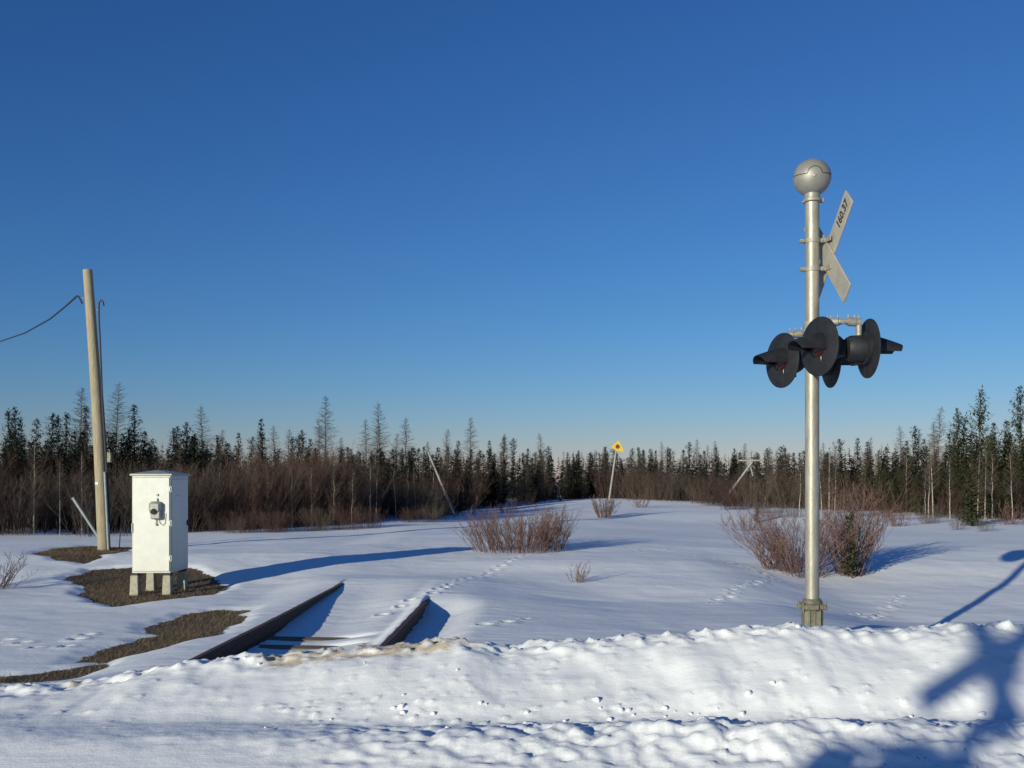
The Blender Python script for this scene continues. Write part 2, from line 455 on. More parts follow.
def sheet(name, xs, ys, label_kind='structure'):
    X, Y = np.meshgrid(xs, ys)
    Z, bare, dirt, grit = terrain(X, Y)
    nx, ny = len(xs), len(ys)
    co = np.stack([X, Y, Z], -1).reshape(-1, 3).astype(np.float32)
    i = np.arange(nx - 1); j = np.arange(ny - 1)
    I, J = np.meshgrid(i, j); a = (J * nx + I).ravel()
    q = np.stack([a, a + 1, a + nx + 1, a + nx], 1).astype(np.int32)
    me = bpy.data.meshes.new(name)
    me.vertices.add(len(co)); me.vertices.foreach_set('co', co.ravel())
    me.loops.add(q.size); me.loops.foreach_set('vertex_index', q.ravel())
    me.polygons.add(len(q)); me.polygons.foreach_set('loop_start', np.arange(0, q.size, 4, dtype=np.int32))
    me.polygons.foreach_set('loop_total', np.full(len(q), 4, dtype=np.int32))
    me.polygons.foreach_set('use_smooth', np.ones(len(q), bool))
    me.update(); me.validate()
    for nm, arr in (('bare', bare), ('dirt', dirt), ('grit', grit)):
        at = me.attributes.new(nm, 'FLOAT', 'POINT'); at.data.foreach_set('value', arr.ravel().astype(np.float32))
    me.materials.append(M['snow'])
    o = bpy.data.objects.new(name, me); COL.objects.link(o)
    tag(o, kind='structure'); return o

xs_near = steps([(-60, 3), (-12, .6), (-6, .03), (-4.5, .022), (5.2, .022), (7, .05), (14, .6), (60, 3)])
sheet('road', np.concatenate([[-400, -150], xs_near[::6], [150, 400]]), steps([(-9, .4), (0, .2), (4.6, .12)]))
sheet('snowbank', np.concatenate([[-400, -150], xs_near, [150, 400]]), steps([(4.6, .05), (5.2, .02), (8.1, .02), (8.9, .04)]))
xs_mid = steps([(-60, 2), (-14, .3), (-9, .06), (-3.1, .04), (-2.9, .018), (-.9, .018), (-.8, .045), (6, .05), (11, .07), (16, .4), (60, 2)])
sheet('snow_ground', np.concatenate([[-1500, -400, -150], xs_mid, [150, 400, 1500]]),
      np.concatenate([steps([(8.9, .04), (12, .05), (22, .07), (34, .22), (70, .6), (130, 4), (400, 40)]), [800, 1500, 2500]]))
sheet('far_road_verge', np.array([-1500, -400, -60, -20, 0, 20, 60, 400, 1500.]), np.array([-400, -60, -20, -9.]))

# ------------------------------------------------------------------ crossing signal
def along_sphere(c, r, az, el):
    return c + Vector((math.sin(az) * math.cos(el), -math.cos(az) * math.cos(el), math.sin(el))) * r

def make_light(root, pos, n, drop_from):
    """one flashing lamp: big round backing disc, hood, lens and housing behind it"""
    n = n.normalized(); up = Vector((0, 0, 1)); side = up.cross(n).normalized(); up2 = n.cross(side)
    b = MB(); b.lathe([(.02, -.012), (.262, -.012), (.272, -.006), (.272, .004), (.262, .009), (.13, .012), (.12, .014)], 48, pos, n)
    disc = b.build('signal_light', M['black'], root)
    b = MB(); b.lathe([(.06, -.215), (.10, -.205), (.118, -.17), (.122, -.05), (.150, -.045), (.150, -.013)], 32, pos, n)
    c = pos - n * .235 - up2 * .0
    rot = Matrix((side, up2, n)).transposed()
    b.box(c + side * .03, (.11, .13, .07), rot, bev=.012)
    b.tube([pos - n * .02 - up2 * .13 + side * .02, pos - n * .16 - up2 * .15], .012, 6)
    b.build('housing', M['black'], disc)
    b = MB(); b.lathe([(.095, .016), (.090, .030), (.06, .045), (.02, .052)], 28, pos, n)
    b.build('lens', M['lens'], disc)
    b = MB(); b.box(pos - up2 * .115 + side * .05 + n * .02, (.008, .045, .008), rot, bev=.002)
    b.build('lens_clip', M['rim'], disc)
    # hood: a cap-shaped bill, deep at the disc and narrowing and dipping towards its tip
    v, f = [], []; N, K = 18, 10
    for layer, dr in ((0, 0), (1, -.005)):
        for i in range(K):
            s = i / (K - 1)
            half = R(106 - 30 * s ** 1.5); rr = .126 - .012 * s + dr
            for k in range(N):
                th = -half + 2 * half * k / (N - 1)
                reach = s * (.285 - .08 * (abs(th) / R(106)) ** 2.5)
                v.append(pos + n * (.012 + reach) + up2 * (rr * math.cos(th) * (1 - .12 * s) - .060 * s ** 1.3) + side * rr * math.sin(th) * (1 - .05 * s))
    o = N * K
    for i in range(K - 1):
        for k in range(N - 1):
            a = i * N + k
            f.append((a, a + 1, a + N + 1, a + N)); f.append((o + a, o + a + N, o + a + N + 1, o + a + 1))
    for i in range(K - 1):
        for k in (0, N - 1):
            a = i * N + k; f.append((a, a + N, o + a + N, o + a))
    for k in range(N - 1):
        for i in (0, K - 1):
            a = i * N + k; f.append((a, a + 1, o + a + 1, o + a))
    b = MB(); b.add(v, f); b.build('hood', M['black'], disc)
    return disc

def make_signal(loc):
    root = empty('crossing_signal', loc)
    top = 4.37
    b = MB(); b.tube([(0, 0, .45), (0, 0, top - .04)], .066, 32); b.build('mast', M['alu'], root)
    # cast base: ribbed square socket with a bolted flange
    b = MB(); b.box((0, 0, .20), (.175, .175, .52), bev=.028)
    b.box((0, 0, .475), (.188, .188, .06), bev=.012)
    b.lathe([(.10, .51), (.082, .545), (.072, .55)], 24)
    for sx, sy in ((-1, -1), (1, -1), (-1, 1), (1, 1)):
        b.box((sx * .10, sy * .07, .475), (.035, .045, .05), bev=.008)
        b.tube([(sx * .106, sy * .07, .435), (sx * .106, sy * .07, .515)], .011, 6)
    for x in (-.05, .0, .05): b.box((x, -.089, .20), (.012, .02, .50), bev=.003)
    b.box((0, -.100, .475), (.07, .03, .05), bev=.006)
    b.build('base', M['cast'], root)
    # bell
    c = Vector((0, 0, 4.565)); r = .176
    prof = [(r * math.cos(a), r * math.sin(a)) for a in [R(-90 + 180 * i / 22) for i in range(23)]]
    v = Vector((-.22, -.97, -.08)).normalized()
    b = MB(); prof2 = [(p[0] , p[1] * .93) for p in prof]
    b.lathe(prof2, 40, c, v)
    b.lathe([(.072, 4.345 - 4.565), (.074, 4.415 - 4.565), (.09, 4.43 - 4.565)], 28, c)
    bell = b.build('bell', M['bellpaint'], root)
    b = MB(); b.lathe([(.072, 4.325), (.086, 4.332), (.086, 4.358), (.074, 4.365)], 28)
    b.box((.085, -.01, 4.345), (.05, .03, .045), bev=.006); b.box((-.085, -.01, 4.332), (.03, .012, .012))
    b.build('bell_collar', M['galv'], root)
    side = Vector((0, 0, 1)).cross(v).normalized() * 1.0; up = v.cross(side)
    def on(u, w, e=.0):
        q = max(0, 1 - (u * u + w * w) / (r * r)); return c + side * u + up * w + v * (.93 * r * math.sqrt(q) + e)
    pts = [on(-.172 + .006 * i, .012, .0015) for i in range(0, 20)]
    bossr = .066
    pts += [on(-math.cos(R(a)) * bossr + .015, .012 + math.sin(R(a)) * bossr, .0015) for a in range(8, 176, 12)]
    pts += [on(.085 + .006 * i, .012, .0015) for i in range(0, 15)]
    if (side.x < 0): pass
    b = MB(); b.tube(pts, .0035, 5); b.build('seam', M['dark'], bell)
    b = MB(); b.lathe([(.020, 0), (.017, .006), (.008, .010)], 16, on(.012, -.01, -.005), v); b.build('boss', M['bellpaint'], bell)
    # crossbuck (its back is towards the viewer)
    ph = R(6.5)
    near = Vector((math.sin(ph), -math.cos(ph), 0)); nf = Vector((math.cos(ph), math.sin(ph), 0))   # nf: painted side
    C = Vector((.150, -.02, 3.815))
    upz = Vector((0, 0, 1))
    def blade(sgn, off, number):
        d = (near + upz * sgn).normalized(); w = nf.cross(d).normalized(); rot = Matrix((d, w, nf)).transposed()
        cc = C + nf * off
        b = MB(); b.box(cc, (1.26, .205, .018), rot, bev=.004)
        bl = b.build('crossbuck_blade', M['board_back'], root)
        b = MB(); b.box(cc + nf * .0100, (1.225, .172, .003), rot); b.build('red_border', M['red'], bl)
        b = MB(); b.box(cc + nf * .0125, (1.17, .125, .003), rot); b.build('white_face', M['white'], bl)
        if number:
            cu = bpy.data.curves.new('mile_number', 'FONT'); cu.body = '160.37'; cu.size = .135; cu.offset = .0035; cu.extrude = .0012
            cu.align_x = 'CENTER'; cu.align_y = 'CENTER'; cu.resolution_u = 3; cu.space_character = 1.02
            to = bpy.data.objects.new('tmp_text', cu); COL.objects.link(to)
            bpy.context.view_layer.update()
            dg = bpy.context.evaluated_depsgraph_get()
            me = bpy.data.meshes.new_from_object(to.evaluated_get(dg)); bpy.data.objects.remove(to)
            me.name = 'mile_number'; me.materials.clear(); me.materials.append(M['dark'])
            y = (-nf).cross(d)
            mt = Matrix((d, y, -nf)).transposed().to_4x4(); mt = mt @ Matrix.Diagonal((.72, 1.0, 1, 1)); mt.translation = cc - nf * .0105 + d * .445
            me.transform(mt)
            o = bpy.data.objects.new('mile_number', me); COL.objects.link(o); o.parent = bl; KIDS.setdefault(bl.name, []).append(o)
    blade(1, .0, True); blade(-1, -.021, False)
    for z in (3.96, 3.69):
        b = MB(); b.lathe([(.067, z - .022), (.074, z - .022), (.074, z + .022), (.067, z + .022)], 24)
        b.box((-.095, 0, z), (.05, .045, .035), bev=.006); b.tube([(-.115, -.03, z), (-.115, .03, z)], .008, 6)
        b.box((.095, -.02, z), (.05, .05, .04), bev=.006); b.tube([(.085, -.055, z), (.085, .03, z)], .009, 6)
        b.box(C + near * .0 + nf * -.035 + Vector((0, 0, z - 3.815)), (.012, .26, .05), Matrix.Rotation(ph, 3, 'Z'), bev=.003)
        b.build('clamp', M['galv'], root)
    # crossarm pipe, its fittings and the four lamps
    zc = 3.135; A = Vector((.12, 0, zc))
    b = MB(); b.lathe([(.067, zc - .05), (.082, zc - .05), (.082, zc + .05), (.067, zc + .05)], 24)
    b.box((.1, 0, zc), (.07, .09, .08), bev=.012)
    b.tube([A + near * -.40, A + near * .40], .026, 14)
    b.build('crossarm', M['galv'], root)
    spots = [(1, -1, Vector((-.045, -.37, 2.905))), (-1, -1, Vector((-.185, .37, 2.865))),
             (1, 1, Vector((.405, -.37, 2.885))), (-1, 1, Vector((.30, .37, 2.865)))]
    for e, s, pos in spots:
        n = Vector((-math.cos(R(20)), -math.sin(R(20)), 0)) if s < 0 else Vector((math.cos(R(2)), math.sin(R(2)), 0))
        disc = make_light(root, pos, n, None)
        hc = pos - n * .09
        endp = A + near * (.38 * e)
        elbow = Vector((hc.x, hc.y, zc - .01))
        b = MB(); b.tube([endp, endp.lerp(elbow, .7), elbow + Vector((0, 0, -.012)), Vector((hc.x, hc.y, zc - .05)), Vector((hc.x, hc.y, pos.z + .12))], [.026, .026, .031, .030, .026], 12)
        mid = endp.lerp(elbow, .55); dr = (elbow - endp).normalized()
        b.tube([mid - dr * .035, mid + dr * .035], .040, 12)
        b.tube([elbow + dr * -.03, elbow + dr * .02], .038, 12)
        for q in (mid - dr * .03, mid + dr * .03, elbow):
            b.tube([q + Vector((0, 0, .0)), q + Vector((0, 0, .065))], .006, 6)
        b.build('lamp_bracket', M['galv'], root)
    return root

sig_z = -.08
signal = make_signal((2.864, 9.5, sig_z))
tag(signal, 'silver mast with bell, crossbuck and four black hooded lamps standing behind the snowbank', 'crossing signal')
sig2 = copy_tree(signal)
sig2.location = (-5.85, -6.0, sig_z); sig2.rotation_euler = (0, 0, math.pi)
tag(sig2, 'second crossing signal across the road behind the viewer, throwing its shadow on the snowbank', 'crossing signal')

# ------------------------------------------------------------------ cabinet
def make_cabinet():
    Y0 = 14.8; x0, x1 = X_(132, Y0), X_(170.6, Y0); D = .80
    z0, z1 = .215, 1.665
    cx, w = (x0 + x1) / 2, (x1 - x0)
    gz = tz(cx, Y0 + .4) - .01
    root = empty('signal_cabinet', (cx, Y0 + D / 2, gz), label='tall cream metal signal cabinet on concrete blocks in a bare brown patch', cat='cabinet')
    z0 -= gz; z1 -= gz; yf = -D / 2; x0 -= cx; x1 -= cx
    b = MB(); b.box((0, 0, (z0 + z1) / 2), (w, D, z1 - z0), bev=.008); b.build('body', M['cab'], root)
    b = MB()
    b.box((0, yf - .008, (z0 + z1) / 2), (w - .03, .012, z1 - z0 - .06), bev=.004)
    door = b.build('door', M['cab'], root)
    b = MB(); b.box((0, yf - .0015, (z0 + z1) / 2), (w - .018, .003, z1 - z0 - .048)); b.build('door_seal', M['cast'], door)
    for z in (z1 - .20, (z0 + z1) / 2 + .02, z0 + .22):
        b = MB(); b.tube([(x1 + .006, yf + .004, z - .045), (x1 + .006, yf + .004, z + .045)], .014, 8)
        b.box((x1 - .02, yf - .016, z), (.04, .008, .07), bev=.002)
        b.build('hinge', M['cab'], door)
    b = MB(); b.box((x0 + .01, yf - .02, (z0 + z1) / 2 - .05), (.018, .02, .14), bev=.004); b.build('handle', M['cabtrim'], door)
    b = MB(); b.box((x1 + .006, 0.0, (z0 + z1) / 2), (.012, D - .08, z1 - z0 - .1), bev=.004); sp = b.build('side_panel', M['cab'], root)
    b = MB(); b.box((x1 + .016, -.12, z1 - .33), (.005, .26, .05), bev=.001); b.build('number_plate', M['plate'], sp)
    b = MB(); b.box((x1 + .02, D / 2 - .08, z0 + .72), (.03, .05, .08), bev=.005); b.build('latch', M['dark'], sp)
    # roof: low hip over a thin rim
    b = MB(); h = .035
    b.box((0, 0, z1 + .014), (w + .055, D + .055, .028), bev=.005); b.build('roof_rim', M['cabtrim'], root)
    W, Dd, zt = w / 2 + .022, D / 2 + .022, z1 + .029
    b = MB(); b.add([(-W, -Dd, zt), (W, -Dd, zt), (W, Dd, zt), (-W, Dd, zt), (-.03, -.16, zt + .055), (.03, -.16, zt + .055), (.03, .16, zt + .055), (-.03, .16, zt + .055)],
                    [(0, 1, 5, 4), (1, 2, 6, 5), (2, 3, 7, 6), (3, 0, 4, 7), (4, 5, 6, 7), (3, 2, 1, 0)])
    b.build('roof', M['cabroof'], root, smooth=False)
    for sx in (-1, 1):
        for sy in (-1, 1):
            px_, py_ = sx * (w / 2 - .045) - .02, sy * (D / 2 - .07)
            b = MB(); b.box((px_, py_, z0 - .035 - .165), (.135, .14, .33), taper=.82, bev=.008)
            b.build('concrete_block', M['conc'], root)
            b = MB(); b.box((px_, py_, z0 - .018), (.11, .09, .035), bev=.004)
            for q in (-.04, .045): b.tube([(px_ + q, py_ - .02, z0 - .03), (px_ + q, py_ - .02, z0 + .035)], .009, 6)
            b.build('foot_bracket', M['dark'], root)
    # electricity meter on the door
    mx = X_(155.2, Y0 - .06) - cx; mz = H_CAM + (HZ - 509.5) * (Y0 - .06) / F - gz
    b = MB(); b.box((mx, yf - .055, mz + .035), (.185, .10, .17), bev=.035)
    b.box((mx + .01, yf - .05, mz - .08), (.15, .09, .13), bev=.018)
    mt = b.build('electric_meter', M['meter'], root)
    b = MB(); b.lathe([(.040, 0), (.040, .035), (.034, .045), (.015, .048)], 24, (mx - .015, yf - .095, mz - .025), (0, -1, 0)); b.build('glass', M['glass'], mt)
    b = MB(); b.lathe([(.052, 0), (.054, .012), (.044, .016)], 24, (mx - .015, yf - .094, mz - .025), (0, -1, 0)); b.build('ring', M['meter'], mt)
    b = MB(); b.tube([(mx + .02, yf - .03, mz + .10), (mx + .02, yf - .03, mz + .15), (mx + .02, yf - .012, mz + .165)], .008, 8)
    b.box((mx + .02, yf - .02, mz + .215), (.03, .02, .035), bev=.004); b.build('top_conduit', M['meter'], mt)
    b = MB(); pts = [(mx + .0, yf - .03, mz - .12), (mx + .0, yf - .03, mz - .22)]
    b.tube(pts, .007, 6)
    b.tube([(mx + .03, yf - .03, mz - .12), (mx + .05, yf - .03, mz - .20), (mx + .09, yf - .035, mz - .235), (mx + .13, yf - .03, mz - .20), (mx + .14, yf - .02, mz - .12), (mx + .145, yf - .02, mz - .06)], .005, 6)
    b.box((mx, yf - .03, mz - .225), (.03, .03, .03), bev=.004); b.build('cable_loop', M['cabtrim'], mt)
    return root
make_cabinet()

# ------------------------------------------------------------------ utility pole, wire, leaning guard
YP = 22.6
pb = P(104.5, 551, YP); pt = P(87.5, 270, YP)
gz = tz(pb.x, YP)
pole = empty('utility_pole', (pb.x, YP, gz), label='leaning weathered wooden utility pole behind the cream cabinet', cat='utility pole')
pr = lambda s: Vector((0, 0, -.2)).lerp(pt - Vector((pb.x, YP, gz)), s) + Vector((.035 * math.sin(s * math.pi), 0, 0))
b = MB(); N = 18
b.tube([pr(i / N) for i in range(N + 1)], [.142 - .040 * i / N for i in range(N + 1)], 20); b.build('pole_shaft', M['pole'], pole)
def side_pt(s, off, fy=-.05): q = pr(s); return q + Vector((off, fy, 0))
rad = lambda s: .142 - .040 * s
b = MB()
pts = [side_pt(s, rad(s) + .03 + (.055 if s > .55 else .0) * min(1, (s - .55) * 4)) for s in [.12 + i * .05 for i in range(15)]]
pts += [side_pt(.865, rad(.87) + .105), side_pt(.885, rad(.88) + .12), side_pt(.895, rad(.88) + .165), side_pt(.888, rad(.88) + .21), side_pt(.875, rad(.88) + .22)]
b.tube(pts, [.028] * 9 + [.020] * (len(pts) - 9), 8); b.build('service_cable', M['cable'], pole)
b = MB(); b.tube([side_pt(.03, rad(.03) + .012, -.13), side_pt(.30, rad(.3) + .012, -.12)], .028, 10); b.build('conduit', M['rod'], pole)
b = MB(); q = side_pt(.35, rad(.35) + .10, -.02); b.box(q, (.09, .10, .23), bev=.01)
b.tube([q + Vector((0, 0, .11)), q + Vector((0, 0, .17)), q + Vector((-.1, 0, .2))], .012, 6); b.build('junction_box', M['cast'], pole)
b = MB(); q = side_pt(.86, 0, 0); b.tube([q + Vector((.05, 0, 0)), q + Vector((.17, 0, .01))], .012, 6); b.build('cable_hook', M['galv'], pole); b = MB()
q = side_pt(.90, 0, 0); b.tube([q + Vector((-.08, 0, 0)), q + Vector((-.17, -.02, .02))], .012, 6); b.build('cable_hook', M['galv'], pole)
b = MB(); q = side_pt(.26, -rad(.26) * .35, -rad(.26) - .002); b.box(q, (.07, .012, .06), bev=.003); b.build('pole_tag', M['plate'], pole)

b = MB()
wp = [P(82, 303, YP), P(79, 297, YP + .1), P(77, 296, YP + .2), P(66, 306, 24), P(50, 319, 26), P(25, 333, 30), P(0, 341.5, 35), P(-60, 352, 50)]
b.tube(wp, [.022, .022, .024, .02, .02, .02, .02, .02], 6)
w_ = b.build('overhead_wire', M['cable']); tag(w_, 'dark sagging overhead cable running left from the top of the wooden pole', 'cable')

s0, s1 = P(73, 498, 23.2), P(108.5, 552.5, 23.2)
gp = empty('leaning_stake', (s1.x, 23.2, tz(s1.x, 23.2)))
b = MB(); o = Vector((s1.x, 23.2, tz(s1.x, 23.2))); b.tube([s0 - o, s1 - o + (s1 - s0) * .1], .036, 10)
b.build('guard_tube', M['rod'], gp); b = MB(); b.lathe([(.04, 0), (.042, .03), (.03, .04)], 10, s0 - o - (s0 - s1).normalized() * .03, (s0 - s1).normalized()); b.build('cap', M['rod'], gp)
tag(gp, 'pale blue-grey tube stake leaning left at the foot of the wooden pole', 'stake')
q0, q1 = P(120.5, 530, 23.5), P(118, 556, 23.5)
b = MB(); b.tube([q0, q1 - Vector((0, 0, .2))], [.014, .018], 6); rk = b.build('marker_rod', M['cable'])
tag(rk, 'thin black rod standing in the snow between wooden pole and cabinet', 'rod')

# ------------------------------------------------------------------ rails and ties
def rail_profile():
    hw = [(-.065, 0), (.065, 0), (.065, .012), (.012, .03), (.009, .115), (.036, .128), (.036, .158), (.026, .166), (-.026, .166), (-.036, .158), (-.036, .128), (-.009, .115), (-.012, .03), (-.065, .012)]
    return hw
def make_rail(off, Ya, Yb, label):
    pf = rail_profile(); n = len(pf); v, f = [], []
    ys = np.linspace(Ya, Yb, 40)
    for i, y in enumerate(ys):
        x = rail_x(y) + off + .006 * math.sin(y * 1.3 + off)
        for a, h in pf: v.append((x + a, y, -.102 + h + .004 * math.sin(y * .9)))
    for i in range(len(ys) - 1):
        for k in range(n):
            f.append((i * n + k, i * n + (k + 1) % n, (i + 1) * n + (k + 1) % n, (i + 1) * n + k))
    f.append(tuple(range(n))); f.append(tuple((len(ys) - 1) * n + k for k in reversed(range(n))))
    b = MB(); b.add(v, f); o = b.build('rail', M['rust'], None, smooth=False)
    return tag(o, label, 'rail', 'the two rails of the snowed-in track')
make_rail(0, 7.3, 15.45, 'rusty rail nearer the cabinet, the long bare one emerging from the snow')
make_rail(1.5, 7.3, 15.0, 'rusty rail farther from the cabinet, only a short stub showing above the snow')
def make_tie(y, dx, zt, label):
    xc = rail_x(y) + .75 + dx
    root = empty('railway_tie', (xc, y, zt - .15), R(90) * 0)
    b = MB(); b.box((0, 0, .075), (2.4, .22, .15), bev=.012); t = b.build('railway_tie', M['tie'])
    t.location = (xc, y, zt - .15); t.rotation_euler = (0, R(.6), -R(1.8))
    bpy.data.objects.remove(root)
    return tag(t, label, 'railway tie', 'wooden ties between the rails')
for y, zt, lb in ((10.1, -.096, 'weathered brown tie showing between the rails, nearest the snowbank'), (10.62, -.093, 'weathered brown tie just beyond the nearest one between the rails')):
    make_tie(y, 0, zt, lb)

# ------------------------------------------------------------------ small far structures
YS = 47.0
sb, st = P(606, 515, YS), P(616, 451, YS)
g_ = tz(sb.x, YS)
sg = empty('trail_sign', (sb.x, YS, g_), label='small yellow diamond sign with a dark centre on a leaning white post', cat='sign')
o = Vector((sb.x, YS, g_))
b = MB(); b.tube([sb - o - Vector((0, 0, .3)), st - o], .042, 8); b.build('post', M['polewhite'], sg)
b = MB(); Yp = YS - .08
out = [P(618.4, 440.5, Yp), P(611.2, 447, Yp), P(616.5, 451.2, Yp), P(623.8, 451.6, Yp), P(621.5, 446, Yp)]
out = [q - o for q in out]; n_ = len(out)
b.add(out + [q + Vector((0, .02, 0)) for q in out], [tuple(range(n_)), tuple(reversed(range(n_, 2 * n_)))] + [(i, i + n_, (i + 1) % n_ + n_, (i + 1) % n_) for i in range(n_)])
pl = b.build('sign_plate', M['yellow'], sg, smooth=False)
b = MB(); b.lathe([(.105, 0), (.10, .008), (.05, .012)], 14, P(617.6, 446.6, Yp - .001) - o, (0, -1, 0)); b.build('sign_mark', M['rustspot'], pl)

YL = 42
a0, a1 = P(455, 516, YL), P(428, 452, YL); g_ = tz(a0.x, YL)
lp = empty('leaning_pole', (a0.x, YL, g_), label='bare pale pole leaning left out of the snow at the forest edge', cat='pole')
o = Vector((a0.x, YL, g_)); b = MB(); b.tube([a0 - o + (a0 - a1) * .12, a0 - o, a1 - o], [.062, .058, .038], 10); b.build('shaft', M['polewhite'], lp)
b = MB(); q = a0.lerp(a1, .33) - o; b.tube([q, q + (a1 - a0) * .05], .075, 10); b.build('sleeve', M['polewhite'], lp)

YB = 57
a0, a1 = P(725, 499, YB), P(753, 461, YB); g_ = tz(a0.x, YB)
bp_ = empty('broken_pole', (a0.x, YB, g_), label='grey leaning pole with a crossarm, tilted right above the far willows', cat='pole')
o = Vector((a0.x, YB, g_))
b = MB(); b.tube([a0 - o + (a0 - a1) * .25, a1 - o], [.075, .06], 10); b.build('shaft', M['polewhite'], bp_)
b = MB(); p0, p1 = P(738, 460.5, YB - .1) - o, P(763, 460.5, YB - .1) - o; b.box((p0 + p1) / 2, ((p1 - p0).length, .1, .085), bev=.01); b.build('crossarm', M['polewhite'], bp_)
b = MB(); b.tube([P(750, 465, YB + .05) - o, P(753, 476, YB + .05) - o], .035, 8); b.build('brace', M['polewhite'], bp_)

# ------------------------------------------------------------------ vegetation builders
def leaf(v, f, p, d, w, l):
    """a small flat spray of needles: a narrow diamond"""
    s = d.cross(Vector((0, 0, 1)))
    s = s.normalized() * w if s.length > 1e-3 else Vector((w, 0, 0))
    b = len(v); v.extend([tuple(p - s * .3), tuple(p + d * l * .5 - s), tuple(p + d * l), tuple(p + d * l * .45 + s)])
    f.append((b, b + 1, b + 2, b + 3))

def quick_mesh(name, v, f, m):
    me = bpy.data.meshes.new(name); me.from_pydata(v, [], f); me.update(); me.materials.append(m); return me

def spruce_meshes(seed, Hh, Rr, club=True, base=.08, lev=None, m='needle', open_=0.0, up=-.35, ls=1.0):
    r = random.Random(seed); v, f = [], []
    lev = lev or int(Hh * 10)
    tb = MB(); lean = r.uniform(-.04, .04)
    tp = [Vector((lean * Hh * (i / 7) ** 2, 0, Hh * i / 7)) for i in range(8)]
    tb.tube(tp, [.010 * Hh * (1 - .95 * i / 7) + .004 for i in range(8)], 7)
    for k in range(lev):
        t = base + (1 - base) * (k + r.random() * .6) / lev
        z = t * Hh
        c = Vector((lean * Hh * t * t, 0, z))
        L = Rr * (1 - t) ** .75 * (1.0 if t > .25 else .6 + 1.6 * t)
        if club and .80 < t < .95: L = max(L, Rr * .42)
        nb = max(5, int(9 * (1 - .4 * t)))
        for i in range(nb):
            if r.random() < open_: continue
            a = r.random() * 6.283; l = L * r.uniform(.55, 1.2) + .05
            dr = Vector((math.cos(a), math.sin(a), 0)); droop = up + r.uniform(-.15, .2) + .5 * t
            nseg = max(2, int(l / .085))
            for s in range(nseg):
                q = (s + .3 + r.random() * .5) / nseg
                p = c + dr * l * q + Vector((0, 0, droop * l * q + .25 * l * q * q))
                for _ in range(3):
                    d = (dr * r.uniform(.2, 1) + Vector((r.uniform(-.8, .8), r.uniform(-.8, .8), r.uniform(-.5, .35)))).normalized()
                    leaf(v, f, p, d, r.uniform(.026, .048) * ls * (1 - .2 * t), r.uniform(.12, .24) * ls * (1 - .15 * t))
            if open_ > 0: tb.tube([c, c + dr * l * .9 + Vector((0, 0, droop * l * .9 + .2 * l))], [.012, .004], 3, False)
    me = bpy.data.meshes.new('trunk'); me.from_pydata(tb.v, [], tb.f); me.materials.append(M['bark'])
    return me, quick_mesh('crown', v, f, M[m])

def bare_meshes(seed, Hh, Rr, trunk_m, twig_m, base=.2, lev=70, rise=.25, tr=.008, trunkr=.009, fork=0, twr=.006):
    r = random.Random(seed); tb = MB(); cb = MB()
    lean = Vector((r.uniform(-.06, .06), r.uniform(-.05, .05), 0))
    tp = [lean * Hh * (i / 8) ** 1.5 + Vector((r.uniform(-.012, .012) * Hh * (i > 0), 0, Hh * i / 8)) for i in range(9)]
    tb.tube(tp, [trunkr * Hh * (1 - .97 * i / 8) + .002 for i in range(9)], 7)
    for k in range(lev):
        t = base + (.98 - base) * (k + r.random()) / lev
        i = min(7, int(t * 8)); c = tp[i].lerp(tp[i + 1], t * 8 - i)
        for _ in range(3):
            a = r.random() * 6.283; l = (Rr * (1 - t) ** .8 + .07) * r.uniform(.4, 1.1)
            d = Vector((math.cos(a), math.sin(a), rise + r.uniform(-.25, .35)))
            e = c + d * l
            mid = c + d * l * .5 + Vector((0, 0, r.uniform(-.05, .05) * l))
            cb.tube([c, mid, e], [twr * 1.5, twr * 1.1, twr * .6], 3, False)
            for _ in range(4):
                q = r.uniform(.25, .95); p = c.lerp(e, q)
                d2 = (d.normalized() * .6 + Vector((r.uniform(-1, 1), r.uniform(-1, 1), r.uniform(-.4, .8)))).normalized()
                cb.tube([p, p + d2 * l * r.uniform(.15, .4)], [twr * .8, twr * .4], 3, False)
    me = bpy.data.meshes.new('trunk'); me.from_pydata(tb.v, [], tb.f); me.materials.append(M[trunk_m])
    return me, quick_mesh('crown', cb.v, cb.f, M[twig_m])

